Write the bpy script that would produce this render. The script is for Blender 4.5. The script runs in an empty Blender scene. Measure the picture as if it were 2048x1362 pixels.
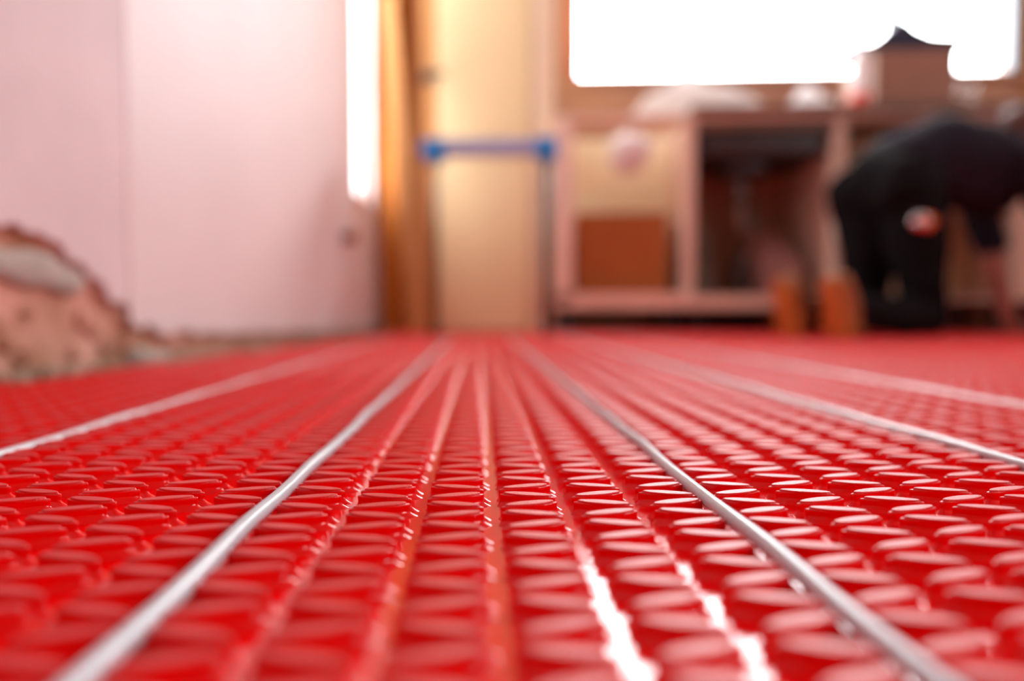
import bpy, bmesh, math, random
import numpy as np
from mathutils import Vector, Matrix, noise

S = bpy.context.scene
COL = S.collection
R = math.radians
random.seed(7)

# ------------------------------------------------------------------ camera
F_PX = 1480.0                      # focal length in pixels of a 2048 wide frame
CAM_H = 0.0848
YAW, PITCH = 2.94, -2.17           # degrees; room runs along +Y
cam_d = bpy.data.cameras.new('camera')
cam = bpy.data.objects.new('camera', cam_d)
COL.objects.link(cam)
cam_d.sensor_width = 36.0
cam_d.lens = 36.0 * F_PX / 2048.0
cam_d.clip_start = 0.01
cam_d.clip_end = 100
cam.location = (0, 0, CAM_H)
cam.rotation_euler = (R(90 + PITCH), 0, R(YAW))
cam_d.dof.use_dof = True
cam_d.dof.focus_distance = 0.325
cam_d.dof.aperture_fstop = cam_d.lens / 11.0
cam_d.dof.aperture_blades = 0
S.camera = cam

# ------------------------------------------------------------------ world, exposure
w = bpy.data.worlds.new('overcast_sky')
S.world = w
w.use_nodes = True
bg = w.node_tree.nodes['Background']
bg.inputs[0].default_value = (0.97, 0.985, 1.0, 1)
bg.inputs[1].default_value = 33.0
S.view_settings.view_transform = 'Standard'
S.view_settings.look = 'None'
S.view_settings.exposure = -0.45
S.view_settings.gamma = 1.0
S.view_settings.use_curve_mapping = False
S.cycles.use_denoising = True
S.cycles.max_bounces = 9
S.cycles.diffuse_bounces = 6
S.cycles.sample_clamp_indirect = 8.0

# room: x left..right, y near..far
XL, XR, YN, YF, ZC = -0.70, 3.0, -2.6, 3.52, 2.4
# openings of two windows and one added fill window (daylight portals mark them for the sampler)
WIN1 = (0.11, 2.095, 1.17, 2.16)          # x0 x1 z0 z1 in the back wall
WIN2 = (2.66, 2.90, 0.52, 2.2)           # y0 y1 z0 z1 in the left wall
FILL_WIN = (-1.2, 0.0, 1.25, 2.0)             # y0 y1 z0 z1 in the right wall; unseen, added as fill
def portal(name, loc, rot, sx, sy):
    l = bpy.data.lights.new(name, 'AREA')
    l.shape = 'RECTANGLE'; l.size = sx; l.size_y = sy; l.cycles.is_portal = True
    o = bpy.data.objects.new(name, l); COL.objects.link(o)
    o.location = loc; o.rotation_euler = rot
portal('window_daylight', ((WIN1[0]+WIN1[1])/2, YF+.02, (WIN1[2]+WIN1[3])/2), (R(-90), 0, 0), WIN1[1]-WIN1[0], WIN1[3]-WIN1[2])
portal('window_daylight', (XL-.03, (WIN2[0]+WIN2[1])/2, (WIN2[2]+WIN2[3])/2), (R(90), 0, R(-90)), WIN2[1]-WIN2[0], WIN2[3]-WIN2[2])
portal('window_daylight', (XR+.03, (FILL_WIN[0]+FILL_WIN[1])/2, (FILL_WIN[2]+FILL_WIN[3])/2), (R(90), 0, R(90)), FILL_WIN[1]-FILL_WIN[0], FILL_WIN[3]-FILL_WIN[2])  # portal of the added right-hand window

# ------------------------------------------------------------------ materials
MATS = {}
def mat(name, col, rough=0.6, var=0.12, scale=12.0, bump=0.0, bscale=60.0, metal=0.0, col2=None, coat=0.0, spec=0.5, stretch=None, ior=1.5, sss=0.0):
    m = bpy.data.materials.new(name); m.use_nodes = True
    nt = m.node_tree; N = nt.nodes; L = nt.links
    b = N['Principled BSDF']
    b.inputs['Roughness'].default_value = rough
    b.inputs['Metallic'].default_value = metal
    b.inputs['Specular IOR Level'].default_value = spec
    b.inputs['IOR'].default_value = ior
    b.inputs['Coat Weight'].default_value = coat
    b.inputs['Coat Roughness'].default_value = 0.08
    tc = N.new('ShaderNodeTexCoord')
    mp = N.new('ShaderNodeMapping'); L.new(tc.outputs['Object'], mp.inputs[0])
    if stretch: mp.inputs['Scale'].default_value = stretch
    nz = N.new('ShaderNodeTexNoise'); nz.inputs['Scale'].default_value = scale; nz.inputs['Detail'].default_value = 4
    L.new(mp.outputs[0], nz.inputs['Vector'])
    rp = N.new('ShaderNodeValToRGB')
    c2 = col2 if col2 else tuple(max(0, c*(1-var*2)) for c in col)
    rp.color_ramp.elements[0].position = 0.3; rp.color_ramp.elements[1].position = 0.7
    rp.color_ramp.elements[0].color = (*c2, 1); rp.color_ramp.elements[1].color = (*col, 1)
    L.new(nz.outputs['Fac'], rp.inputs[0]); L.new(rp.outputs[0], b.inputs['Base Color'])
    if bump > 0:
        nb = N.new('ShaderNodeTexNoise'); nb.inputs['Scale'].default_value = bscale; nb.inputs['Detail'].default_value = 3
        L.new(mp.outputs[0], nb.inputs['Vector'])
        bp = N.new('ShaderNodeBump'); bp.inputs['Strength'].default_value = bump; bp.inputs['Distance'].default_value = 0.002
        L.new(nb.outputs['Fac'], bp.inputs['Height']); L.new(bp.outputs[0], b.inputs['Normal'])
    MATS[name] = m
    return m

RED = mat('red_membrane_plastic', (0.90, 0.0, 0.001), ior=1.42, rough=0.10, var=0.04, scale=8, bump=0.05, bscale=350)
REDSIDE = mat('red_stud_plastic', (0.90, 0.0, 0.001), rough=0.11, ior=1.42, var=0.05, scale=30)
REDTOP = mat('red_scuffed_stud_top', (0.80, 0.0, 0.002), rough=0.36, ior=1.62, var=0.05, scale=30, bump=0.25, bscale=1100)
CABLE = mat('grey_cable_jacket', (0.60, 0.66, 0.72), rough=0.30, var=0.05, scale=40, bump=0.08, bscale=600)
PLASTER = mat('pink_grey_plaster', (0.71, 0.64, 0.645), rough=0.55, var=0.04, scale=3, bump=0.1, bscale=25)
PLASTER_OLD = mat('old_pink_plaster', (0.70, 0.605, 0.625), rough=0.7, var=0.07, scale=5, bump=0.2, bscale=25)
BRICK = mat('broken_brick', (0.66, 0.36, 0.28), rough=0.9, col2=(0.36, 0.17, 0.09), scale=13, bump=0.8, bscale=40)
MORTAR = mat('grey_mortar', (0.46, 0.42, 0.38), rough=0.9, col2=(0.36, 0.34, 0.30), scale=30, bump=0.6, bscale=80)
RUBBLE = mat('rubble_stone', (0.50, 0.40, 0.32), rough=0.95, col2=(0.20, 0.13, 0.08), scale=40, bump=0.5, bscale=120)
CONCRETE = mat('grey_concrete', (0.42, 0.39, 0.36), rough=0.9, var=0.2, scale=8, bump=0.3, bscale=60)
TANWALL = mat('tan_bare_plaster', (0.55, 0.33, 0.21), rough=0.85, col2=(0.42, 0.22, 0.15), scale=3, bump=0.2)
CREAMWALL = mat('cream_wall_paint', (0.72, 0.55, 0.38), rough=0.8, var=0.05, scale=4)
CEIL = mat('grey_ceiling_plaster', (0.50, 0.43, 0.39), rough=0.9, var=0.03)
CREAM = mat('cream_door_paint', (0.70, 0.54, 0.30), rough=0.5, var=0.04, scale=3)
ORANGEWOOD = mat('orange_stained_timber', (0.45, 0.15, 0.015), rough=0.6, spec=0.2, col2=(0.30, 0.085, 0.01), scale=14, stretch=(6, 6, 0.6))
PINE = mat('pale_pine', (0.54, 0.27, 0.10), rough=0.6, spec=0.2, col2=(0.45, 0.21, 0.07), scale=14, stretch=(6, 6, 0.6))
CARCASS = mat('pale_carcass_board', (0.82, 0.61, 0.48), rough=0.6, var=0.04, scale=5)
CREAMBOARD = mat('cream_back_board', (0.93, 0.86, 0.60), rough=0.5, var=0.03, scale=5)
DARKBOARD = mat('brown_worktop_edge', (0.20, 0.11, 0.07), rough=0.5, var=0.15, scale=9)
CARDBOARD = mat('brown_cardboard', (0.42, 0.13, 0.025), rough=0.85, var=0.08, scale=10, stretch=(1, 1, 8))
BLUE = mat('blue_plastic', (0.01, 0.36, 0.95), rough=0.4, var=0.06)
BLUEPALE = mat('pale_blue_metal', (0.40, 0.60, 0.95), rough=0.4, var=0.06)
BLACKM = mat('black_steel', (0.035, 0.03, 0.03), rough=0.45, var=0.1)
NAVY = mat('dark_navy_canvas', (0.03, 0.035, 0.07), rough=0.85, var=0.2, scale=20, bump=0.3)
BLACKCLOTH = mat('black_work_cloth', (0.005, 0.0045, 0.006), rough=0.85, spec=0.12, var=0.2, scale=25, bump=0.4, bscale=90)
SHIRT = mat('blue_black_jersey', (0.016, 0.015, 0.026), rough=0.8, spec=0.15, var=0.2, scale=25, bump=0.4, bscale=90)
SKIN = mat('skin', (0.38, 0.11, 0.07), rough=0.5, var=0.08, scale=10)
HAIR = mat('dark_red_brown_hair', (0.10, 0.025, 0.015), rough=0.6, var=0.3, scale=60, stretch=(1, 1, 5))
BOOT = mat('tan_boot_leather', (0.33, 0.12, 0.03), rough=0.6, var=0.12, scale=15)
SOLE = mat('amber_rubber_sole', (0.50, 0.21, 0.035), rough=0.6, var=0.1, scale=15)
EYE = mat('eye_white', (0.8, 0.8, 0.78), rough=0.2, var=0.01)
WHITEP = mat('white_plastic', (0.82, 0.82, 0.83), rough=0.3, var=0.02)
REDP = mat('red_plastic', (0.80, 0.07, 0.04), rough=0.35, var=0.03)
CHROME = mat('chrome', (0.8, 0.8, 0.82), rough=0.12, metal=1.0, var=0.02)
ORANGEP = mat('orange_plastic', (0.85, 0.18, 0.02), rough=0.4, var=0.03)
FRAME = mat('dark_window_frame', (0.07, 0.06, 0.075), rough=0.4, var=0.1)
REDFRAME = mat('red_brown_window_jamb', (0.55, 0.12, 0.05), rough=0.5, var=0.1)
GREYP = mat('grey_plastic_pipe', (0.30, 0.27, 0.26), rough=0.5, var=0.05)
PINKCLOTH = mat('dusty_pink_cloth', (0.46, 0.24, 0.22), rough=0.9, var=0.15, scale=15, bump=0.4)
COPPER = mat('dull_copper', (0.42, 0.2, 0.12), rough=0.5, metal=0.5, var=0.1)

def thin_mat(name, col, mixf, kind):
    m = bpy.data.materials.new(name); m.use_nodes = True
    N = m.node_tree.nodes; L = m.node_tree.links
    out = N['Material Output']; N.remove(N['Principled BSDF'])
    t = N.new('ShaderNodeBsdfTransparent' if kind == 'glass' else 'ShaderNodeBsdfTranslucent')
    g = N.new('ShaderNodeBsdfGlossy' if kind == 'glass' else 'ShaderNodeBsdfDiffuse')
    g.inputs[0].default_value = (*col, 1); t.inputs[0].default_value = (*col, 1)
    if kind == 'glass':
        g.inputs['Roughness'].default_value = 0.03
    mx = N.new('ShaderNodeMixShader'); mx.inputs[0].default_value = mixf
    L.new(t.outputs[0], mx.inputs[1]); L.new(g.outputs[0], mx.inputs[2]); L.new(mx.outputs[0], out.inputs[0])
    nz = N.new('ShaderNodeTexNoise'); nz.inputs['Scale'].default_value = 6
    rp = N.new('ShaderNodeMapRange'); rp.inputs[3].default_value = mixf*0.8; rp.inputs[4].default_value = mixf*1.2
    L.new(nz.outputs['Fac'], rp.inputs[0]); L.new(rp.outputs[0], mx.inputs[0])
    return m
GLASS = thin_mat('window_glass', (0.97, 0.98, 0.98), 0.05, 'glass')
POLY = thin_mat('milky_polythene', (0.95, 0.95, 0.97), 0.15, 'poly')

# ------------------------------------------------------------------ helpers
def link(name, me, m, parent=None, smooth=False):
    if m is not None and len(me.materials) == 0: me.materials.append(m)
    if smooth: me.polygons.foreach_set('use_smooth', [True]*len(me.polygons))
    o = bpy.data.objects.new(name, me); COL.objects.link(o)
    if parent is not None:
        o.parent = parent
        p, loc = parent, Vector((0, 0, 0))
        while p is not None:
            loc += p.location; p = p.parent
        o.location = -loc                       # meshes are written in world coordinates
    return o
def obj(name, bm, m, parent=None, smooth=False):
    me = bpy.data.meshes.new(name)
    bmesh.ops.recalc_face_normals(bm, faces=bm.faces)
    bm.to_mesh(me); bm.free()
    return link(name, me, m, parent, smooth)
def tag(o, label, cat, group=None, kind=None):
    o['label'] = label; o['category'] = cat
    if group: o['group'] = group
    if kind: o['kind'] = kind
    return o
def thing(name, label, cat, loc, group=None):
    o = bpy.data.objects.new(name, None); COL.objects.link(o)
    o.location = loc; o.empty_display_size = 0.05
    return tag(o, label, cat, group)
def struct(o):
    o['kind'] = 'structure'; return o
def add_box(bm, x0, x1, y0, y1, z0, z1, bev=0.0, M=None, seg=2):
    r = bmesh.ops.create_cube(bm, size=1.0)
    vs = r['verts']
    c = Vector(((x0+x1)/2, (y0+y1)/2, (z0+z1)/2))
    for v in vs:
        v.co = Vector((v.co.x*(x1-x0), v.co.y*(y1-y0), v.co.z*(z1-z0))) + c
    if bev > 0:
        es = list({e for v in vs for e in v.link_edges})
        rr = bmesh.ops.bevel(bm, geom=es, offset=bev, segments=seg, profile=0.6, affect='EDGES')
        vs = list({v for f in rr['faces'] for v in f.verts} | {v for v in vs if v.is_valid})
    if M is not None:
        for v in vs: v.co = M @ v.co
    return bm
def bx(*a, **k):
    return add_box(bmesh.new(), *a, **k)
def frame_from(d):
    d = d.normalized()
    u = Vector((0, 0, 1)) if abs(d.z) < 0.9 else Vector((1, 0, 0))
    s = d.cross(u).normalized(); return s, s.cross(d).normalized()
def add_tube(bm, pts, rad, n=12, cap=True, flat=1.0):
    pts = [Vector(p) for p in pts]
    if not isinstance(rad, (list, tuple)): rad = [rad]*len(pts)
    rings = []
    for i, p in enumerate(pts):
        d = (pts[min(i+1, len(pts)-1)] - pts[max(i-1, 0)])
        s, u = frame_from(d)
        rings.append([bm.verts.new(p + s*math.cos(a)*rad[i] + u*math.sin(a)*rad[i]*flat) for a in [2*math.pi*k/n for k in range(n)]])
    for a, b in zip(rings, rings[1:]):
        for k in range(n):
            bm.faces.new((a[k], a[(k+1) % n], b[(k+1) % n], b[k]))
    if cap:
        bm.faces.new(rings[0][::-1]); bm.faces.new(rings[-1])
    return bm
def add_lathe(bm, c, prof, n=28, M=None):
    c = Vector(c); rings = []
    for r, z in prof:
        rings.append([bm.verts.new(c + Vector((r*math.cos(2*math.pi*k/n), r*math.sin(2*math.pi*k/n), z))) for k in range(n)])
    for a, b in zip(rings, rings[1:]):
        for k in range(n): bm.faces.new((a[k], a[(k+1) % n], b[(k+1) % n], b[k]))
    bm.faces.new(rings[0][::-1]); bm.faces.new(rings[-1])
    if M is not None:
        for rg in rings:
            for v in rg: v.co = M @ v.co
    return bm
def add_ball(bm, c, r, seg=16, M=None):
    """ellipsoid, r = (rx, ry, rz), M optional rotation matrix 3x3"""
    rr = bmesh.ops.create_uvsphere(bm, u_segments=seg, v_segments=max(8, seg*3//4), radius=1.0)
    if not isinstance(r, (list, tuple)): r = (r, r, r)
    for v in rr['verts']:
        p = Vector((v.co.x*r[0], v.co.y*r[1], v.co.z*r[2]))
        if M is not None: p = M @ p
        v.co = p + Vector(c)
    return bm
def add_caps(bm, a, b, ra, rb, n=14):
    """tapered capsule from a to b"""
    a, b = Vector(a), Vector(b); d = (b-a)
    L = d.length; d.normalize(); s, u = frame_from(d)
    prof = []
    for k in range(5):
        t = -math.pi/2 + (math.pi/2)*k/4
        prof.append((ra*math.cos(t)+1e-5, ra*math.sin(t)))
    for k in range(1, 4): prof.append((ra+(rb-ra)*k/4, L*k/4))
    for k in range(5):
        t = (math.pi/2)*k/4
        prof.append((rb*math.cos(t)+1e-5, L + rb*math.sin(t)))
    rings = [[bm.verts.new(a + d*z + s*r*math.cos(2*math.pi*k/n) + u*r*math.sin(2*math.pi*k/n)) for k in range(n)] for r, z in prof]
    for p, q in zip(rings, rings[1:]):
        for k in range(n): bm.faces.new((p[k], p[(k+1) % n], q[(k+1) % n], q[k]))
    bm.faces.new(rings[0][::-1]); bm.faces.new(rings[-1])
    return bm
def fuse(o, voxel, smooth=3):
    """melt overlapping forms of one mesh into a single continuous surface"""
    r = o.modifiers.new('fuse', 'REMESH'); r.mode = 'VOXEL'; r.voxel_size = voxel; r.use_smooth_shade = True
    s = o.modifiers.new('smooth', 'SMOOTH'); s.iterations = smooth; s.factor = 0.5
    return o
def rot_box(c, size, rz=0, ry=0, rx=0):
    return Matrix.Translation(Vector(c)) @ Matrix.Rotation(R(rz), 4, 'Z') @ Matrix.Rotation(R(ry), 4, 'Y') @ Matrix.Rotation(R(rx), 4, 'X')

# ------------------------------------------------------------------ room shell
FLOOR_Z = -0.003
struct(obj('floor', bx(XL-.1, XR+.1, YN-.1, YF+.1, FLOOR_Z-.08, FLOOR_Z), CONCRETE))
struct(obj('ceiling', bx(XL-.1, XR+.1, YN-.1, YF+.15, ZC, ZC+.08), CEIL))
# back wall around window_1
bm = bmesh.new()
x0, x1, z0, z1 = WIN1
add_box(bm, XL-.1, x0, YF, YF+.12, FLOOR_Z, ZC); add_box(bm, x1, XR+.1, YF, YF+.12, FLOOR_Z, ZC)
add_box(bm, x0, x1, YF, YF+.12, FLOOR_Z, z0); add_box(bm, x0, x1, YF, YF+.12, z1, ZC)
struct(obj('wall_back', bm, TANWALL))
# right wall around fill_window
y0, y1, z0, z1 = FILL_WIN
bm = bmesh.new()
add_box(bm, XR, XR+.1, YN, y0, FLOOR_Z, ZC); add_box(bm, XR, XR+.1, y1, YF, FLOOR_Z, ZC)
add_box(bm, XR, XR+.1, y0, y1, FLOOR_Z, z0); add_box(bm, XR, XR+.1, y0, y1, z1, ZC)
struct(obj('wall_right', bm, PLASTER))
struct(obj('wall_front', bx(XL-.1, XR+.1, YN-.1, YN, FLOOR_Z, ZC), TANWALL))
# left wall: bare brick core, plaster skins stop raggedly above the floor
y0, y1, z0, z1 = WIN2
bm = bmesh.new(); XB = XL-.014
add_box(bm, XB-.1, XB, YN, y0, FLOOR_Z, ZC); add_box(bm, XB-.1, XB, y1, YF, FLOOR_Z, ZC)
add_box(bm, XB-.1, XB, y0, y1, FLOOR_Z, z0); add_box(bm, XB-.1, XB, y0, y1, z1, ZC)
wl = struct(obj('wall_left', bm, BRICK))
def ragged(y):
    n = noise.noise(Vector((y*9, 3.1, 0)))*.5 + noise.noise(Vector((y*31, 1.7, 0)))*.35
    if y < 1.0: base = .19
    elif y < 1.30: base = .19 - (y-1.0)/.30*.14
    else: base = .046 - (y-1.30)*.018
    return max(.006, base + n*(.05 if y < 1.25 else .022))
def skin(name, ya, yb, m, xf, below):
    ny = int((yb-ya)/.012); bm = bmesh.new(); zs = [k*.012 for k in range(0, 30)] + [.36+k*.12 for k in range(0, 18)]
    zs = [z for z in zs if z < ZC] + [ZC]
    g = {}
    for i in range(ny+1):
        y = ya+(yb-ya)*i/ny
        lo = below(y)
        for j, z in enumerate(zs):
            zz = max(z, lo) if z < .36 else z
            x = xf + .0018*noise.noise(Vector((y*4, zz*4, 5)))
            g[i, j] = bm.verts.new((x, y, zz))
    for i in range(ny):
        for j in range(len(zs)-1):
            a, b, c, d = g[i, j], g[i+1, j], g[i+1, j+1], g[i, j+1]
            if (a.co-d.co).length < 1e-6 and (b.co-c.co).length < 1e-6: continue
            yc = (a.co.y+b.co.y)/2; zc = (a.co.z+d.co.z)/2
            if y0 < yc < y1 and z0 < zc < z1: continue
            bm.faces.new((a, b, c, d))
    bmesh.ops.remove_doubles(bm, verts=bm.verts, dist=1e-6)
    bmesh.ops.delete(bm, geom=[v for v in bm.verts if not v.link_faces], context='VERTS')
    bd = [e for e in bm.edges if e.is_boundary]
    r = bmesh.ops.extrude_edge_only(bm, edges=bd)
    for v in [q for q in r['geom'] if isinstance(q, bmesh.types.BMVert)]: v.co.x = XB-.001
    return obj(name, bm, m, wl, smooth=False)
skin('old_plaster', YN, 1.20, PLASTER_OLD, XL+.0005, ragged)
skin('new_plaster', 1.20, YF, PLASTER, XL+.002, lambda y: ragged(y) if y > 1.24 else ragged(y)*.8)
# a grey cement patch where the old plaster has come away
bm = bmesh.new()
for (yy, zz, ry_, rz_) in ((.98, .145, .07, .028), (1.05, .13, .05, .022), (.90, .15, .05, .022)):
    add_ball(bm, (XL-.010, yy, zz), (.012, ry_, rz_), 20)
fuse(obj('cement_patch', bm, MORTAR, wl), .006, 4)
# lumps of broken brick proud of the wall face
bm = bmesh.new()
for k in range(60):
    y = random.uniform(.7, 2.5); zt = ragged(y)
    z = random.uniform(0, max(.01, zt*.9)); r_ = random.uniform(.006, .02) * (1 if y < 1.35 else .6)
    add_ball(bm, (XB-.002, y, z), (.014, r_*1.5, r_), 8)
for v in bm.verts: v.co += Vector((0, noise.noise(v.co*70), noise.noise(v.co*60+Vector((5, 5, 5)))))*.006
obj('brick_lump', bm, BRICK, wl)['kind'] = 'stuff'
# window_2 in the left wall: narrow glazed slot beside the corner
w2 = struct(bpy.data.objects.new('window_2', None)); COL.objects.link(w2); w2.location = (XL, y0, z0)
bm = bmesh.new(); t = .022
for a in ((y0, y0+t, z0, z1), (y1-t, y1, z0, z1), (y0, y1, z0, z0+t), (y0, y1, z1-t, z1)):
    add_box(bm, XL-.075, XL-.04, a[0], a[1], a[2], a[3])
obj('window_frame', bm, WHITEP, w2)
obj('glass_pane', bx(XL-.060, XL-.056, y0+t, y1-t, z0+t, z1-t), GLASS, w2)
# window_1 in the back wall: long pane, narrow mullion, right pane
x0, x1, z0, z1 = WIN1
w1 = struct(bpy.data.objects.new('window_1', None)); COL.objects.link(w1); w1.location = (x0, YF, z0)
XM = 1.583
bm = bmesh.new()
add_box(bm, x0, x1, YF+.03, YF+.08, z0, z0+.028, .004); add_box(bm, x0, x1, YF+.03, YF+.08, z1-.04, z1, .004)
add_box(bm, x1-.002, x1+.055, YF-.005, YF+.08, z0, z1, .004)
obj('window_frame', bm, FRAME, w1)
obj('window_jamb', bx(x0-.02, x0+.025, YF-.01, YF+.08, z0-.01, z1, .004), REDFRAME, w1)
obj('mullion', bx(XM-.026, XM+.026, YF+.03, YF+.075, z0+.02, z1-.02, .003), FRAME, w1)
obj('glass_pane', bx(x0+.02, XM-.01, YF+.052, YF+.056, z0+.02, z1-.03), GLASS, w1)
obj('glass_pane', bx(XM+.01, x1-.01, YF+.052, YF+.056, z0+.02, z1-.03), GLASS, w1)
obj('window_sill', bx(x0-.02, x1+.06, YF-.03, YF+.03, z0-.022, z0+.004, .004), TANWALL, w1)
# fill_window: unseen three-pane window added in the right wall to brighten the left wall
y0, y1, z0, z1 = FILL_WIN
w3 = struct(bpy.data.objects.new('fill_window', None)); COL.objects.link(w3); w3.location = (XR, y0, z0)
bm = bmesh.new()
add_box(bm, XR+.03, XR+.08, y0, y1, z0, z0+.05); add_box(bm, XR+.03, XR+.08, y0, y1, z1-.05, z1)
for k in range(4):
    yy = y0 + (y1-y0)*k/3
    add_box(bm, XR+.03, XR+.08, max(y0, yy-.03), min(y1, yy+.03), z0, z1)
obj('window_frame', bm, FRAME, w3)
for k in range(3):
    ya = y0+(y1-y0)*k/3+.03; yb = y0+(y1-y0)*(k+1)/3-.03
    obj('glass_pane', bx(XR+.052, XR+.056, ya, yb, z0+.05, z1-.05), GLASS, w3)
# timber post of the back wall right of the window
struct(obj('trim_1', bx(2.155, 2.26, YF-.04, YF, FLOOR_Z, ZC, .004), PINE))
# partition on the left with a door
YP = 3.02
bm = bmesh.new()
add_box(bm, XL, -.62, YP, YP+.1, FLOOR_Z, ZC); add_box(bm, -.075, .015, YP-.02, YF, FLOOR_Z, ZC)
add_box(bm, -.62, -.075, YP, YP+.1, 2.05, ZC)
struct(obj('wall_partition', bm, CREAMWALL))
d1 = struct(bpy.data.objects.new('door_1', None)); COL.objects.link(d1); d1.location = (-.35, YP, 0)
bm = bmesh.new()
add_box(bm, -.62, -.56, YP-.03, YP+.1, FLOOR_Z, 2.05, .004)
add_box(bm, -.62, -.075, YP-.03, YP+.1, 2.0, 2.06, .004)
obj('door_frame', bm, ORANGEWOOD, d1)
bm = bmesh.new()
add_box(bm, -.555, -.46, YP+.0, YP+.045, .01, 1.99, .004)
obj('door_stile', bm, PINE, d1)
bm = bmesh.new(); add_box(bm, -.458, -.082, YP-.005, YP+.035, .01, 1.99, .004)
obj('door_leaf', bm, CREAM, d1)
bm = bmesh.new()
add_lathe(bm, (0, 0, 0), [(.001, 0), (.026, 0), (.028, .004), (.024, .010), (.012, .012), (.010, .04), (.001, .042)], 24, rot_box((-.50, YP, 1.04), 0, rx=90))
add_tube(bm, [(-.50, YP-.042, 1.04), (-.47, YP-.046, 1.04), (-.42, YP-.046, 1.037)], [.009, .009, .007])
obj('door_handle', bm, BLACKM, d1, True)

# ------------------------------------------------------------------ red membrane
P = 0.0308                       # stud pitch across
ROW = 0.015                     # pitch along
ANG = 5.53                      # the sheets are laid slightly askew to the room
MA = R(ANG); EX = (math.cos(MA), math.sin(MA)); EY = (-math.sin(MA), math.cos(MA))
C0 = 0.0056                     # first channel right beside the camera line
TH = R(17)
SEAM = 1.40
def m2w(u, v): return (u*EX[0]+v*EY[0], u*EX[1]+v*EY[1])

def lens(L, T, n, dx=0.0, ex=1.12):
    """pointed-oval outline with slightly rounded tips; dx reaches further at the right tip"""
    pts = []
    for k in range(n):
        a = 2*math.pi*k/n
        c, s = math.cos(a), math.sin(a)
        pts.append(((L/2 + (dx if c > 0 else 0))*c, T/2*math.copysign(abs(s)**ex, s)))
    return np.array(pts)
def stud_geo(n, rings):
    V = []; 
    for (L, T, z, *ft) in rings:
        o = lens(L, T, n, *ft)
        V.append(np.column_stack([o, np.full(n, z)]))
    V = np.vstack(V)
    Fq = []
    for r in range(len(rings)-1):
        for k in range(n):
            Fq.append((r*n+k, r*n+(k+1) % n, (r+1)*n+(k+1) % n, (r+1)*n+k))
    # cap as quads across the lens
    b = (len(rings)-1)*n
    for k in range(n//2-1):
        a0, a1 = k, k+1; b0, b1 = n-1-k+0, n-1-k+1
        i0, i1, j0, j1 = b+a0, b+a1, b+(n-k) % n, b+(n-k-1) % n
        Fq.append((i0, i1, j1, j0) if i0 != j0 else (i0, i1, j1, j1))
    return V, Fq
mm = .001
HI = [(27.2*mm, 9.4*mm, .05*mm, 2.1*mm, .8), (26.4*mm, 8.8*mm, .45*mm, 1.6*mm, .8), (25.8*mm, 8.0*mm, .95*mm, .95*mm, .85), (25.4*mm, 6.9*mm, 1.5*mm, .30*mm, .95),
      (25.0*mm, 6.1*mm, 2.0*mm, .05*mm, 1.1), (24.8*mm, 5.8*mm, 3.3*mm), (25.2*mm, 5.7*mm, 4.9*mm), (24.6*mm, 5.6*mm, 5.2*mm), (22.4*mm, 5.7*mm, 5.28*mm), (21.8*mm, 5.8*mm, 5.45*mm),
      (21.4*mm, 5.8*mm, 5.98*mm), (21.1*mm, 5.6*mm, 6.14*mm), (20.7*mm, 5.3*mm, 6.2*mm), (20.2*mm, 4.9*mm, 6.2*mm)]
LO = [(27*mm, 8.4*mm, .1*mm, 1.8*mm), (25.4*mm, 6.6*mm, 1.35*mm, .25*mm), (25*mm, 5.8*mm, 5.0*mm), (21.6*mm, 5.8*mm, 5.4*mm), (21.1*mm, 5.6*mm, 6.12*mm), (20.2*mm, 4.9*mm, 6.18*mm)]
HI_TOP, LO_TOP = 7, 2           # rings above which the scuffed top begins
def ring_mat(me, n, top, nf, copies=1):
    k = np.array([1 if i >= top*n else 0 for i in range(nf)], dtype=np.int32)
    me.polygons.foreach_set('material_index', np.tile(k, copies))
def fix_tri(Fq): return [tuple(dict.fromkeys(f)) for f in Fq]
def geo(n, rings):
    V, Fq = stud_geo(n, rings); return V, fix_tri(Fq)
HV, HF = geo(28, HI)
LV, LF = geo(12, LO)
HMESH = bpy.data.meshes.new('stud'); HMESH.from_pydata(HV.tolist(), [], HF); HMESH.materials.append(REDSIDE); HMESH.materials.append(REDTOP); ring_mat(HMESH, 28, HI_TOP, len(HF))
HMESH.polygons.foreach_set('use_smooth', [True]*len(HMESH.polygons))

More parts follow.
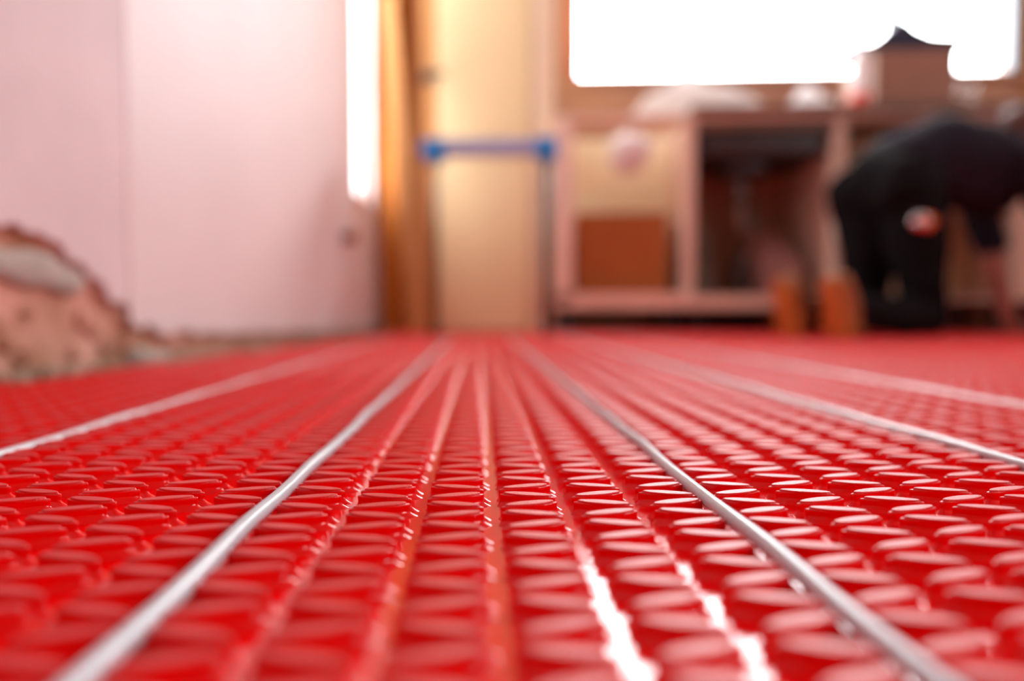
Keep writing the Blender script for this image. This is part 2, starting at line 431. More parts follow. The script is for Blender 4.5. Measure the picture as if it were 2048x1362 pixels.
cw = math.cos(R(YAW)); sw = math.sin(R(YAW))
def view(x, y):
    """right / forward coordinates of a floor point as the camera stands"""
    return x*cw + y*sw, -x*sw + y*cw
def stud_list(v0, v1, phase, ushift):
    out = []
    for j in range(int(v0/ROW)-1, int(v1/ROW)+2):
        v = j*ROW + phase
        if v < v0+.006 or v > v1-.006: continue
        for i in range(-45, 125):
            u = C0 + ushift + (i+.5)*P
            x, y = m2w(u, v)
            if x < XL+.085 or x > XR-.1 or y > 2.98: continue
            if x > .0 and y > 2.96: continue
            r_, f_ = view(x, y)
            if f_ < -.05: 
                continue
            if abs(r_) > f_*.92 + .40: continue
            sgn = 1 if (i+j) % 2 == 0 else -1
            out.append((f_, r_, x, y, sgn))
    return out
def field(name, studs, V, Fq, parent):
    n = len(studs); nv = len(V)
    A = np.zeros((n, nv, 3))
    for k, (f_, r_, x, y, sg) in enumerate(studs):
        a = MA + sg*TH; c, s = math.cos(a), math.sin(a)
        j = 1 + 0.012*math.sin(k*12.9898)
        A[k, :, 0] = (V[:, 0]*c - V[:, 1]*s)*j + x
        A[k, :, 1] = (V[:, 0]*s + V[:, 1]*c)*j + y
        A[k, :, 2] = V[:, 2]
    A = A.reshape(-1, 3)
    sizes = np.array([len(f) for f in Fq]); flat = np.concatenate([np.array(f) for f in Fq])
    loops = (flat[None, :] + (np.arange(n)*nv)[:, None]).reshape(-1)
    tot = np.tile(sizes, n); starts = np.concatenate([[0], np.cumsum(tot)[:-1]])
    me = bpy.data.meshes.new(name)
    me.vertices.add(len(A)); me.vertices.foreach_set('co', A.reshape(-1).astype(np.float32))
    me.loops.add(len(loops)); me.loops.foreach_set('vertex_index', loops.astype(np.int32))
    me.polygons.add(len(tot)); me.polygons.foreach_set('loop_start', starts.astype(np.int32))
    me.polygons.foreach_set('loop_total', tot.astype(np.int32))
    me.update(calc_edges=True); me.validate()
    me.polygons.foreach_set('use_smooth', np.ones(len(tot), dtype=bool))
    me.materials.append(REDSIDE); me.materials.append(REDTOP)
    hi = len(Fq) == len(HF)
    ring_mat(me, 28 if hi else 12, HI_TOP if hi else LO_TOP, len(Fq), n)
    o = link(name, me, None, parent)
    o['kind'] = 'stuff'
    return o
def base_sheet(v0, v1, parent, ushift):
    us = []; prof = [(0, 0), (.10, .00002), (.17, .0001), (.25, .00022), (.5, .00026), (.75, .00022), (.83, .0001), (.90, .00002)]
    for i in range(-45, 125):
        for t_, z_ in prof: us.append((C0+ushift+(i+t_)*P, z_))
    vs = np.arange(v0, v1+.001, .03)
    U = np.array([u for u, z in us]); Z = np.array([z for u, z in us])
    gx = U[None, :]*EX[0] + vs[:, None]*EY[0]; gy = U[None, :]*EX[1] + vs[:, None]*EY[1]
    gz = np.tile(Z, (len(vs), 1))
    A = np.stack([gx, gy, gz], -1).reshape(-1, 3)
    nu = len(U); nv = len(vs)
    idx = np.arange(nu*nv).reshape(nv, nu)
    q = np.stack([idx[:-1, :-1], idx[:-1, 1:], idx[1:, 1:], idx[1:, :-1]], -1).reshape(-1, 4)
    me = bpy.data.meshes.new('base_sheet'); me.from_pydata(A.tolist(), [], q.tolist())
    bm = bmesh.new(); bm.from_mesh(me)
    for co, no in (((XL+.075, 0, 0), (-1, 0, 0)), ((XR-.05, 0, 0), (1, 0, 0)), ((0, 3.0, 0), (0, 1, 0))):
        bmesh.ops.bisect_plane(bm, geom=bm.verts[:]+bm.edges[:]+bm.faces[:], plane_co=co, plane_no=no, clear_outer=True)
    bd = [e for e in bm.edges if e.is_boundary]
    r = bmesh.ops.extrude_edge_only(bm, edges=bd)
    for v in [g for g in r['geom'] if isinstance(g, bmesh.types.BMVert)]: v.co.z = -.002
    bm.to_mesh(me); bm.free()
    me.polygons.foreach_set('use_smooth', [True]*len(me.polygons))
    return link('base_sheet', me, RED, parent)

near = thing('decoupling_membrane', 'glossy red studded floor heating membrane nearest the camera, silver cables clipped into it', 'floor membrane', (0, 0, 0))
base_sheet(-.35, SEAM-.002, near, 0)
SL = sorted(stud_list(-.35, SEAM, .0035, 0))
# the studs that show largest: in the frame, nearest first
vis = [s for s in SL if s[0] > .155 and abs(s[1]) < s[0]*.70]
big = set(vis[:100])
rest = [s for s in SL if s not in big]
for (f_, r_, x, y, sg) in vis[:100]:
    o = bpy.data.objects.new('stud', HMESH); COL.objects.link(o); o.parent = near
    o.location = (x, y, 0); o.rotation_euler = (0, 0, MA + sg*TH)
field('stud_field', [s for s in rest if s[0] < .95], HV, HF, near)
field('stud_field', [s for s in rest if s[0] >= .95], LV, LF, near)
# one object for the remaining studs of the sheet
o1, o2 = [c for c in near.children if c.name.startswith('stud_field')]
m1, m2 = o1.data, o2.data
bmj = bmesh.new(); bmj.from_mesh(m1); bmj.from_mesh(m2); bmj.to_mesh(m1); bmj.free()
bpy.data.objects.remove(o2)
far = thing('decoupling_membrane', 'far red membrane sheet beyond the seam, running up to the base cabinets', 'floor membrane', (0, 1.6, 0))
base_sheet(SEAM+.002, 3.3, far, P*.5*0)
field('stud_field', stud_list(SEAM+.004, 3.3, .010, 0), LV, LF, far)

# heating cables, snapped between the stud columns
def cable(ch, v0, v1, label, zc=.0050, wob=.0006):
    pts = []; n = int((v1-v0)/.02)
    for k in range(n+1):
        v = v0+(v1-v0)*k/n
        x, y = m2w(C0+ch*P + wob*math.sin(v*23+ch) + wob*.6*math.sin(v*61+ch*2), v)
        if x < XL+.08 or y > 2.9: continue
        pts.append((x, y, zc + .0004*math.sin(v*41+ch)))
    o = obj('heating_cable', add_tube(bmesh.new(), pts, .00315, 16), CABLE, None, True)
    tag(o, label, 'heating cable', 'heating cables clipped between the studs')
cable(-3, -.1, 2.35, 'silver grey heating cable running from bottom left corner, cable left of the bare channels')
cable(3, -.1, 2.35, 'silver grey heating cable running to bottom right corner, cable right of the bare channels')
cable(9, -.1, 2.6, 'pale grey heating cable leaving the frame on the right edge, second from the man side', .0056)
cable(-9, .25, 2.35, 'thin heating cable nearest the plastered left wall', .0036)
cable(15, .1, 2.6, 'distant heating cable showing as pale dashes, nearest the kneeling man', .0036)

# rubble and grit strip between wall and membrane
bm = bmesh.new()
for k in range(170):
    y = random.uniform(.75, 2.6); r_ = random.uniform(.002, .0075)*(1.0 if y > 1.3 else 1.25)
    add_ball(bm, (random.uniform(XL+.008, XL+.062), y, FLOOR_Z+r_*.6), (r_*1.3, r_*1.5, r_), 7)
for v in bm.verts: v.co += Vector((noise.noise(v.co*150), noise.noise(v.co*150+Vector((9, 0, 0))), noise.noise(v.co*150+Vector((0, 9, 0)))))*.002
tag(obj('rubble', bm, RUBBLE), 'brown and grey rubble along the foot of the left wall', 'rubble', kind='stuff')
bm = bmesh.new()
for (yy, s_) in ((1.17, .024), (1.22, .018)):
    add_ball(bm, (XL+.035, yy, FLOOR_Z+s_*.5), (s_, s_*1.3, s_*.75), 10)
for v in bm.verts: v.co += Vector((noise.noise(v.co*60), noise.noise(v.co*60+Vector((9, 0, 0))), noise.noise(v.co*60+Vector((0, 9, 0)))))*.006
tag(obj('mortar_lump', bm, MORTAR), 'pale grey mortar lump lying between left wall and membrane', 'mortar lump')
# pipe stub low on the left wall near the corner
ps = thing('pipe_stub', 'short brown pipe stub with wall clip low on the left wall', 'pipe', (XL, 2.50, .34))
obj('stub', add_lathe(bmesh.new(), (0, 0, 0), [(.001, 0), (.018, 0), (.018, .03), (.022, .032), (.022, .05), (.012, .052)], 20, rot_box((XL, 2.48, .34), 0, ry=90)), COPPER, ps, True)
obj('clip', bx(XL, XL+.008, 2.50, 2.60, .333, .345, .002), COPPER, ps)

# ------------------------------------------------------------------ timber in the corner
def plank(a, b, wx, wy, m, label, name='timber_plank'):
    a, b = Vector(a), Vector(b); d = b-a; L = d.length; d.normalize()
    s = Vector((1, 0, 0)); s = (s - d*s.dot(d)).normalized(); u = d.cross(s)
    bm = bmesh.new(); add_box(bm, -wx/2, wx/2, -wy/2, wy/2, 0, L, .003)
    M = Matrix(((s.x, u.x, d.x, a.x), (s.y, u.y, d.y, a.y), (s.z, u.z, d.z, a.z), (0, 0, 0, 1)))
    for v in bm.verts: v.co = M @ v.co
    return tag(obj(name, bm, m), label, 'plank')
plank((-.638, 2.92, .0067), (-.640, 2.975, 2.2), .070, .022, ORANGEWOOD, 'dark orange timber plank standing upright in the corner beside the slot window')
plank((-.492, 2.72, .0085), (-.622, 2.86, 1.30), .060, .022, PINE, 'pale pine plank leaning left against the upright orange plank')

# ------------------------------------------------------------------ blue trestle
TY = 2.55
tr = thing('trestle', 'folding trestle with blue top bar and thin black legs, before the cream door', 'trestle', (-.22, TY, 0))
XA, XBb, ZT = -.445, .022, .647
obj('top_bar', bx(XA, XBb, TY-.03, TY+.03, ZT-.027, ZT+.027, .008), BLUEPALE, tr)
for xx in (XA+.05, XBb-.035):
    obj('end_bracket', bx(xx-.035, xx+.035, TY-.037, TY+.037, ZT-.044, ZT+.030, .010), BLUE, tr)
for xx in (XA+.05, XBb-.035):
    for sy in (-1, 1):
        bm = add_tube(bmesh.new(), [(xx, TY+sy*.018, ZT-.02), (xx, TY+sy*(.05 if xx < -.2 else .12), .012)], .016 if xx > -.2 else .005)
        lg = obj('leg', bm, BLACKM, tr, True)
        obj('foot', bx(xx-.013, xx+.013, TY+sy*(.05 if xx < -.2 else .12)-.013, TY+sy*(.05 if xx < -.2 else .12)+.013, .006, .022, .003), BLACKM, tr)
for sy in (-1, 1):
    obj('brace', add_tube(bmesh.new(), [(XBb-.035, TY+sy*.09, .20), (XBb-.035, TY-sy*.0, .30)], .005), BLACKM, tr)

# ------------------------------------------------------------------ base cabinets
YC = 2.90; ZB = .128; ZTOP = .842
def cabinet(xa, xb, label, back, right_lean=0.0):
    t = thing('base_cabinet', label, 'cabinet', ((xa+xb)/2, YC+.29, 0), 'open kitchen base carcasses under the window')
    b = .018
    obj('side_panel', bx(xa, xa+b, YC, YF-.03, ZB, ZTOP, .001), CARCASS, t)
    obj('side_panel', bx(xb-b, xb, YC, YF-.03, ZB, ZTOP, .001), CARCASS, t)
    obj('bottom_panel', bx(xa+b, xb-b, YC, YF-.03, ZB, ZB+b, .001), CARCASS, t)
    obj('top_rail', bx(xa+b, xb-b, YC, YC+.10, ZTOP-b, ZTOP, .001), CARCASS, t)
    if back: obj('back_panel', bx(xa+b, xb-b, YF-.235, YF-.225, ZB+b, ZTOP), CREAMBOARD, t)
    for lx in (xa+.05, xb-.05):
        for ly in (YC+.06, YF-.12):
            obj('leg', add_lathe(bmesh.new(), (lx, ly, .0), [(.026, FLOOR_Z+.009), (.026, .016), (.016, .02), (.016, ZB-.02), (.03, ZB-.015), (.03, ZB)], 16), BLACKM, t, True)
    return t
c1 = cabinet(.022, .535, 'open pale base cabinet with cream back, brown box inside, left of the sink unit', True)
obj('face_stile', bx(.022, .088, YC-.018, YC-.001, ZB, ZTOP, .002), CARCASS, c1)
obj('face_rail', bx(.022, .535, YC-.018, YC-.001, ZB-.028, ZB+.030, .002), CARCASS, c1)
c2 = cabinet(.538, 1.10, 'open sink base cabinet without a back, under the dark sink bowl', False)
obj('face_rail', bx(.538, 1.10, YC-.018, YC-.001, ZB-.028, ZB+.022, .002), CARCASS, c2)
obj('front_rail', bx(.558, 1.08, YC+.001, YC+.018, ZTOP-.055, ZTOP-.02, .001), DARKBOARD, c2)
c3 = cabinet(1.104, 1.78, 'open base cabinet behind the kneeling man', True)
obj('shelf', bx(1.123, 1.761, YC+.05, YF-.05, .47, .488), CARCASS, c3)
c4 = cabinet(1.784, 2.38, 'open base cabinet right of the kneeling man, mostly beyond the frame', True)
# unpainted board skirting under the cabinets, set back
tag(obj('worktop', bx(.538, 2.42, YC-.03, YF-.002, ZTOP+.001, ZTOP+.030, .003), DARKBOARD), 'thin brown worktop over the open base cabinets', 'worktop')
# sink bowl hanging in cabinet 2
sk = thing('sink_bowl', 'dark underside of a sink bowl hanging below the worktop', 'sink', (.84, 3.18, ZTOP-.2))
bm = bmesh.new(); add_box(bm, .572, 1.07, YC+.04, YC+.48, ZTOP-.150, ZTOP-.002, .03, seg=4)
obj('bowl', bm, BLACKM, sk, True)
bm = bmesh.new(); add_box(bm, .70, .86, YC+.10, YC+.30, ZTOP-.21, ZTOP-.145, .02)
obj('waste_housing', bm, BLACKM, sk, True)
tp = thing('waste_trap', 'grey plastic waste pipe and trap below the sink bowl', 'pipe', (.80, 3.2, .4))
obj('pipe', add_tube(bmesh.new(), [(.78, 3.1, .625), (.78, 3.1, .50), (.785, 3.12, .45), (.82, 3.15, .42), (.86, 3.18, .45), (.88, 3.22, .50), (.90, 3.45, .52)], .021), GREYP, tp, True)
obj('collar', add_lathe(bmesh.new(), (.78, 3.1, .52), [(.028, 0), (.028, .04), (.022, .045)], 18), BLACKM, tp, True)
# brown cardboard box in cabinet 1
cb = thing('cardboard_box', 'brown cardboard box filling the lower half of the left open cabinet', 'box', (.31, 3.05, ZB+.02))
obj('carton', bx(.100, .462, 2.955, 3.25, ZB+.0185, .475, .004), CARDBOARD, cb)
obj('flap', bx(.108, .460, 2.965, 3.13, .4752, .479), CARDBOARD, cb)
obj('flap', bx(.108, .460, 3.145, 3.24, .4752, .479), CARDBOARD, cb)
# white bag added to stand in for a bright reflection in the cabinet
def sack(name, c, r, m, label, cat, seed=0, amp=.03, n=26, vox=None, group=None):
    bm = bmesh.new(); add_ball(bm, c, r, n)
    cc = Vector(c)
    for v in bm.verts:
        d = (v.co-cc); k = noise.noise(d*11+Vector((seed, 0, 0)))*amp + noise.noise(d*28+Vector((0, seed, 0)))*amp*.4
        v.co += d.normalized()*k
        if v.co.z < c[2]-r[2]*.72: v.co.z = c[2]-r[2]*.72
    return tag(obj(name, bm, m, None, True), label, cat, group)
pb = thing('bright_patch_bag', 'crumpled white plastic bag, added as a bright reflection, hanging from the top rail inside the left open cabinet', 'bag', (.33, 3.1, .72))
bm = bmesh.new(); add_ball(bm, (.33, 3.085, .745), (.085, .06, .085), 26)
for v in bm.verts: v.co += (v.co-Vector((.33, 3.085, .745))).normalized()*noise.noise(v.co*14)*.02
obj('bag_body', bm, WHITEP, pb, True)
for xx in (.30, .36): obj('bag_handle', add_tube(bmesh.new(), [(xx, 3.07, .80), (xx, 3.035, .842), (xx, 3.01, .8475), (xx, 2.96, .8465), (xx, 2.90, .8465)], .004, 8), WHITEP, pb, True)
# clutter in the sink cabinet
ZS = ZB+.0185
bm = bmesh.new(); add_box(bm, -.055, .055, -.006, .006, 0, .30, .002)
tag(obj('board_offcut', bm, CONCRETE), 'grey board offcut leaning inside the sink cabinet, left side', 'board')
bpy.data.objects['board_offcut'].location = (.665, 3.28, ZS+.001); bpy.data.objects['board_offcut'].rotation_euler = (R(-12), 0, 0)
bt = thing('spray_bottle', 'black bottle standing on the floor of the sink cabinet', 'bottle', (.775, 3.05, ZS))
obj('bottle_body', add_lathe(bmesh.new(), (.775, 3.05, ZS), [(.028, 0), (.032, .006), (.032, .12), (.026, .15), (.012, .17), (.012, .185)], 22), BLACKM, bt, True)
obj('cap', add_lathe(bmesh.new(), (.775, 3.05, ZS+.185), [(.016, 0), (.016, .022), (.012, .026)], 18), BLACKM, bt, True)
sack('cloth_bundle', (.93, 3.10, ZS+.085), (.10, .09, .115), PINKCLOTH, 'dusty pink bundle of cloth on the floor of the sink cabinet', 'cloth', 8)
sack('cloth_sack', (.94, 3.28, .40), (.12, .07, .17), PINKCLOTH, 'tall brownish pink sack slumped against the wall in the sink cabinet', 'sack', 12, .02)
bpy.data.objects['cloth_sack'].location.z = -(.40-.17*.72) + ZS+.001
# dark toe space clutter: scraps of board under the cabinets
for k, (xa, xb, ya, h_, m, lb) in enumerate(((.06, .34, 3.06, .035, DARKBOARD, 'dark wood scrap under the left open cabinet'), (.62, .86, 3.10, .06, BLACKM, 'black pipe section under the sink cabinet'))):
    if k == 0: tag(obj('wood_scrap', bx(xa, xb, ya, ya+.09, .0068, .0068+h_, .003), m), lb, 'wood scrap')
    else: tag(obj('pipe_section', add_tube(bmesh.new(), [(xa, ya, .037), (xb, ya+.05, .037)], .030, 18), m, None, True), lb, 'pipe')

# ------------------------------------------------------------------ things on the worktop, before the window
ZW = ZTOP+.0305
# crumpled translucent polythene
def sheet(name, xa, xb, ya, yb, h, label, seed):
    bm = bmesh.new(); nx, ny = 46, 18; g = {}
    for i in range(nx+1):
        for j in range(ny+1):
            u, v = i/nx, j/ny
            x = xa+(xb-xa)*u; y = ya+(yb-ya)*v
            env = math.sin(math.pi*u)**.55 * math.sin(math.pi*.55*v)**.7
            z = ZW+.003 + h*env*(.80+.28*noise.noise(Vector((x*9+seed, y*9, 0))) + .12*noise.noise(Vector((x*30, y*30, seed))))
            g[i, j] = bm.verts.new((x, y, z))
    for i in range(nx):
        for j in range(ny): bm.faces.new((g[i, j], g[i+1, j], g[i+1, j+1], g[i, j+1]))
    return tag(obj(name, bm, POLY, None, True), label, 'plastic sheet', 'milky plastic sheets on the worktop')
sheet('plastic_sheet', .33, .93, 3.05, 3.38, .262, 'wide crumpled milky plastic sheet on the worktop under the long window pane', 2)
sheet('plastic_sheet', 1.0, 1.205, 3.05, 3.36, .215, 'small crumpled milky plastic sheet beside the white bottle', 9)
# white bottle with red base
wb = thing('cleaning_bottle', 'tall white bottle with a red foot beside the brown box on the worktop', 'bottle', (1.19, 2.95, ZW))
obj('bottle_body', add_lathe(bmesh.new(), (1.19, 2.95, ZW+.052), [(.034, 0), (.036, .01), (.036, .12), (.030, .15), (.014, .175), (.013, .20)], 24), WHITEP, wb, True)
obj('red_foot', add_lathe(bmesh.new(), (1.19, 2.95, ZW), [(.034, 0), (.039, .004), (.039, .045), (.034, .052)], 24), REDP, wb, True)
obj('cap', add_lathe(bmesh.new(), (1.19, 2.95, ZW+.252), [(.017, 0), (.017, .028), (.012, .032)], 18), WHITEP, wb, True)
# brown box with navy tool bag on it
bb = thing('storage_box', 'brown box on the worktop carrying the dark tool bag', 'box', (1.40, 3.1, ZW))
obj('carton', bx(1.245, 1.55, 2.94, 3.26, ZW, 1.085, .006), mat('dusty_brown_card', (.34, .20, .14), .8, .06), bb)
obj('flap', bx(1.25, 1.545, 2.95, 3.25, 1.0852, 1.09), MATS['dusty_brown_card'], bb)
tb = thing('tool_bag', 'dark navy canvas tool bag with peaked top against the bright window', 'bag', (1.41, 3.1, 1.091))
bm = bmesh.new()
prof = [(-.225, .055), (-.205, .050), (-.13, .070), (-.06, .125), (-.035, .150), (.0, .150), (.03, .115), (.09, .088), (.21, .078), (.205, .03), (.18, .0), (-.19, .0), (-.21, .02)]
cx_, cy_ = 1.41, 3.1
fr = [bm.verts.new((cx_+x, cy_-.08*(1-z*1.5), 1.091+z)) for x, z in prof]
mf = [bm.verts.new((cx_+x*1.02, cy_, 1.091+z*1.04)) for x, z in prof]
bk = [bm.verts.new((cx_+x, cy_+.08*(1-z*1.5), 1.091+z)) for x, z in prof]
n = len(prof)
for a, b in ((fr, mf), (mf, bk)):
    for k in range(n): bm.faces.new((a[k], a[(k+1) % n], b[(k+1) % n], b[k]))
bm.faces.new(fr[::-1]); bm.faces.new(bk)
bmesh.ops.triangulate(bm, faces=[f for f in bm.faces if len(f.verts) > 4])
fuse(obj('bag_body', bm, NAVY, tb), .006, 3)
obj('handle', add_tube(bmesh.new(), [(cx_-.02, cy_, 1.235), (cx_-.022, cy_, 1.255), (cx_-.008, cy_, 1.268), (cx_+.006, cy_, 1.255), (cx_+.004, cy_, 1.235)], .006, 10), BLACKM, tb, True)
jr = thing('glass_jar', 'clear drinking glass beside the dark tool bag, right of it', 'glass', (1.68, 3.12, ZW))
obj('glass_body', add_lathe(bmesh.new(), (1.68, 3.12, ZW), [(.03, 0), (.034, .004), (.040, .14), (.038, .14), (.032, .008), (.001, .007)], 26), GLASS, jr, True)

# ------------------------------------------------------------------ kneeling person
MATH = .0066                     # top of the studs
pe = thing('person', 'person in black clothes and tan boots kneeling on hands and knees, seen from behind', 'person', (1.24, 2.55, 0))
HPc = Vector((1.15, 2.60, .53)); CH = Vector((1.51, 2.66, .585)); MID = Vector((1.34, 2.63, .612))
RH, LH = Vector((1.19, 2.525, .49)), Vector((1.11, 2.675, .49))
RK, LK = Vector((1.235, 2.50, .068)), Vector((1.11, 2.66, .068))
RA, LA = Vector((.90, 2.29, .085)), Vector((.80, 2.43, .085))
RS, LS = Vector((1.575, 2.54, .585)), Vector((1.53, 2.80, .585))
RE, LE = Vector((1.665, 2.50, .345)), Vector((1.62, 2.83, .33))
RW, LW = Vector((1.60, 2.52, .075)), Vector((1.66, 2.78, .075))
HD = Vector((1.645, 2.69, .690))
fwd = Vector((.90, .30, -.32)).normalized()
def limb(bm, pts, rr):
    for k in range(len(pts)-1): add_caps(bm, pts[k], pts[k+1], rr[k], rr[k+1], 18)
def hand(bm, wrist, dr, side):
    """palm on the floor, five separate fingers pointing along dr"""
    dr = Vector((dr[0], dr[1], 0)).normalized(); sd = Vector((-dr.y, dr.x, 0))*side
    p0 = Vector((wrist.x, wrist.y, MATH+.020)) ; 
    add_caps(bm, wrist, p0+dr*.012, .024, .020)
    for k in range(4):
        off = (k-1.5)*.019
        add_caps(bm, p0+sd*off*.6+dr*.01, p0+dr*.075+sd*off*1.05-Vector((0, 0, .004)), .014, .0115)
        L = (.062, .072, .068, .052)[k]
        k0 = p0+dr*.078+sd*off*1.1-Vector((0, 0, .003)); ang = (k-1.5)*.10
        fd = (dr+sd*ang).normalized()
        k1 = k0+fd*L*.5+Vector((0, 0, .003)); k2 = k0+fd*L*.8-Vector((0, 0, .004)); k3 = k0+fd*L-Vector((0, 0, .009))
        add_caps(bm, k0, k1, .0092, .0086, 10); add_caps(bm, k1, k2, .0086, .0080, 10); add_caps(bm, k2, k3, .0080, .0070, 10)
    t0 = p0+dr*.022-sd*.028; t1 = t0+(dr*.6-sd*.8).normalized()*.034; t2 = t1+(dr*.85-sd*.5).normalized()*.028-Vector((0, 0, .006))
    add_caps(bm, p0+dr*.01-sd*.012, t0, .016, .0125, 10); add_caps(bm, t0, t1, .0125, .010, 10); add_caps(bm, t1, t2, .010, .008, 10)
bm = bmesh.new()
limb(bm, [HPc, MID, CH], [.115, .120, .125])
limb(bm, [RH, RK], [.078, .052]); limb(bm, [LH, LK], [.078, .052])
limb(bm, [RK, RK.lerp(RA, .35), RA], [.050, .052, .032]); limb(bm, [LK, LK.lerp(LA, .35), LA], [.050, .052, .032])
limb(bm, [CH, RS], [.09, .058]); limb(bm, [CH, LS], [.09, .058])
limb(bm, [RS, RE, RE.lerp(RW, .3), RW], [.052, .040, .041, .026]); limb(bm, [LS, LE, LE.lerp(LW, .3), LW], [.052, .040, .041, .026])
hand(bm, RW, (.9, .1), 1); hand(bm, LW, (.9, .1), -1)
limb(bm, [CH+Vector((.05, .01, .03)), HD-fwd*.05-Vector((0, 0, .03))], [.062, .052])
s_, u_ = frame_from(fwd)
up = u_ if u_.z > 0 else -u_
side = fwd.cross(up).normalized()
RM = Matrix((side, fwd, up)).transposed()
add_ball(bm, HD, (.073, .092, .100), 24, RM)
add_ball(bm, HD+fwd*.030-up*.055, (.052, .062, .050), 20, RM)       # jaw
add_caps(bm, HD+fwd*.085+up*.012, HD+fwd*.108-up*.018, .009, .014, 10)  # nose
add_caps(bm, HD+fwd*.082-up*.052-side*.018, HD+fwd*.082-up*.052+side*.018, .008, .008, 10)  # lips
for sg in (-1, 1):
    add_ball(bm, HD+side*sg*.074-up*.005-fwd*.005, (.008, .018, .030), 12, RM)   # ears
    add_caps(bm, HD+fwd*.080+up*.022+side*sg*.015, HD+fwd*.072+up*.024+side*sg*.045, .008, .007, 8)  # brows
# feet, toes tucked under, soles facing back
def foot_pts(A, dirx):
    d = Vector((dirx[0], dirx[1], 0)).normalized()
    heel = A - d*.055 + Vector((0, 0, .085)); ball = A - d*.005 + Vector((0, 0, -.055)); toe = ball + d*.055 + Vector((0, 0, -.004))
    return d, heel, ball, toe
for A, dd in ((RA, (.70, .50)), (LA, (.72, .55))):
    d, heel, ball, toe = foot_pts(A, dd)
    add_caps(bm, A, heel, .032, .030); add_caps(bm, heel, ball, .030, .030); add_caps(bm, ball, toe, .028, .020)
body = fuse(obj('body', bm, SKIN, pe), .0042, 3)
# eyes
for sg in (-1, 1):
    obj('eye', add_ball(bmesh.new(), HD+fwd*.080+up*.006+side*sg*.030, .0125, 16), EYE, pe, True)
# hair
bm = bmesh.new(); add_ball(bm, HD-fwd*.012+up*.016, (.082, .098, .098), 26, RM)
hv = [v for v in bm.verts if (v.co-HD).dot(fwd) > .045 and (v.co-HD).dot(up) < .045 or (v.co-HD).dot(up) < -.055]
bmesh.ops.delete(bm, geom=hv, context='VERTS')
for v in bm.verts: v.co += (v.co-HD).normalized()*noise.noise(v.co*60)*.005
h_ = obj('hair', bm, HAIR, pe, True); so = h_.modifiers.new('thick', 'SOLIDIFY'); so.thickness = .012; so.offset = -1
# shirt
bm = bmesh.new()
limb(bm, [HPc+Vector((.03, .01, .03)), MID+Vector((0, 0, .012)), CH], [.128, .138, .140])
limb(bm, [CH, RS], [.105, .072]); limb(bm, [CH, LS], [.105, .072])
limb(bm, [RS, RS.lerp(RE, .95)], [.068, .060]); limb(bm, [LS, LS.lerp(LE, .95)], [.068, .060])
limb(bm, [MID-Vector((0, 0, .05)), CH-Vector((0, 0, .05))], [.11, .12])
for v in bm.verts: v.co += Vector((noise.noise(v.co*16), noise.noise(v.co*16+Vector((7, 0, 0))), noise.noise(v.co*16+Vector((0, 7, 0)))))*.010
fuse(obj('t_shirt', bm, SHIRT, pe), .008, 4)
# trousers
bm = bmesh.new()
limb(bm, [HPc-Vector((.0, 0, .0)), HPc+Vector((.07, .01, .02))], [.135, .128])
add_ball(bm, (RH+Vector((-.035, -.01, .0))), (.105, .10, .115), 20); add_ball(bm, (LH+Vector((-.035, 0, .0))), (.105, .10, .115), 20)
limb(bm, [RH, RH.lerp(RK, .5), RK], [.108, .092, .064]); limb(bm, [LH, LH.lerp(LK, .5), LK], [.108, .092, .064])
limb(bm, [RK, RK.lerp(RA, .4), RK.lerp(RA, .93)], [.060, .066, .056]); limb(bm, [LK, LK.lerp(LA, .4), LK.lerp(LA, .93)], [.060, .066, .056])
for v in bm.verts:
    v.co += Vector((noise.noise(v.co*14), noise.noise(v.co*14+Vector((7, 0, 0))), noise.noise(v.co*14+Vector((0, 7, 0)))))*.012
    v.co.z = max(v.co.z, MATH+.001)
fuse(obj('trousers', bm, BLACKCLOTH, pe), .008, 4)
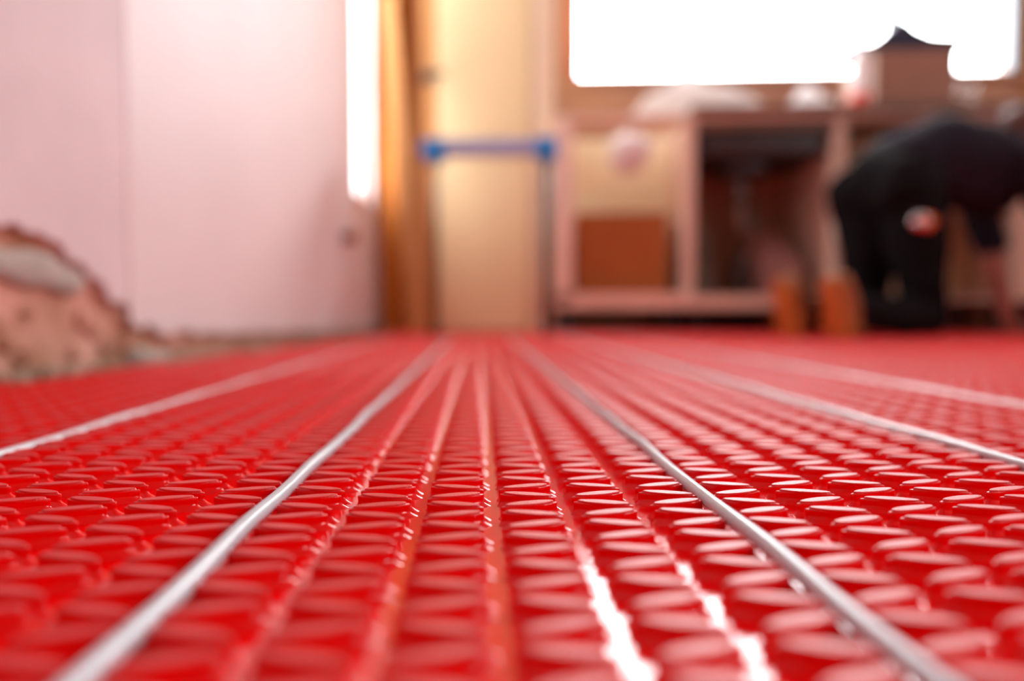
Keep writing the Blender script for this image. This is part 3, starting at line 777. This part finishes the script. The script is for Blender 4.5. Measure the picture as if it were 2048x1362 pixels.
# boots with soles
for A, dd in ((RA, (.70, .50)), (LA, (.72, .55))):
    d, heel, ball, toe = foot_pts(A, dd)
    bm = bmesh.new()
    add_caps(bm, A+d*.05+Vector((0, 0, -.005)), A-d*.005, .046, .044); add_caps(bm, A, heel+d*.008, .044, .038)
    add_caps(bm, heel+d*.01, ball+d*.01+Vector((0, 0, .008)), .038, .041); add_caps(bm, ball+d*.012+Vector((0, 0, .008)), toe+Vector((0, 0, .006)), .040, .030)
    for v in bm.verts: v.co.z = max(v.co.z, MATH+.0015)
    bo = fuse(obj('boot', bm, BOOT, pe), .005, 3)
    sdv = Vector((-d.y, d.x, 0)); bm = bmesh.new()
    ax = (heel-ball).normalized(); nrm = sdv.cross(ax).normalized()
    if nrm.dot(d) > 0: nrm = -nrm
    outl = []
    for k in range(28):
        a = 2*math.pi*k/28; c_, s2 = math.cos(a), math.sin(a)
        outl.append((c_*.112, s2*(.043 + (.006 if c_ < -.2 else -.004))*(1-.16*math.exp(-((c_-.15)/.3)**2))))
    cen = (heel+ball)/2 + nrm*.033 + Vector((0, 0, .004)) - ax*.004
    f1 = [bm.verts.new(cen+ax*a+sdv*b) for a, b in outl]; f2 = [bm.verts.new(cen+ax*a+sdv*b+nrm*.014) for a, b in outl]
    for k in range(28): bm.faces.new((f1[k], f1[(k+1) % 28], f2[(k+1) % 28], f2[k]))
    bm.faces.new(f1[::-1]); bm.faces.new(f2)
    for v in bm.verts: v.co.z = max(v.co.z, MATH+.001)
    sl = obj('sole', bm, SOLE, bo)
# tape measure clipped to the thigh
tmv = Vector((1.165, 2.415, .372))
tm = thing('tape_measure', 'shiny round tape measure with orange side clipped at the kneeling person hip', 'tape measure', tmv)
obj('case', add_lathe(bmesh.new(), (0, 0, 0), [(.001, 0), (.018, 0), (.023, .003), (.025, .010), (.023, .018), (.019, .021), (.001, .022)], 28, rot_box(tmv, 0, rz=-20, rx=90)), CHROME, tm, True)
obj('orange_side', add_lathe(bmesh.new(), (0, 0, 0), [(.001, 0), (.020, 0), (.023, .003), (.023, .016), (.001, .018)], 28, rot_box(tmv+Vector((.028, .008, -.002)), 0, rz=-20, rx=90)), ORANGEP, tm, True)
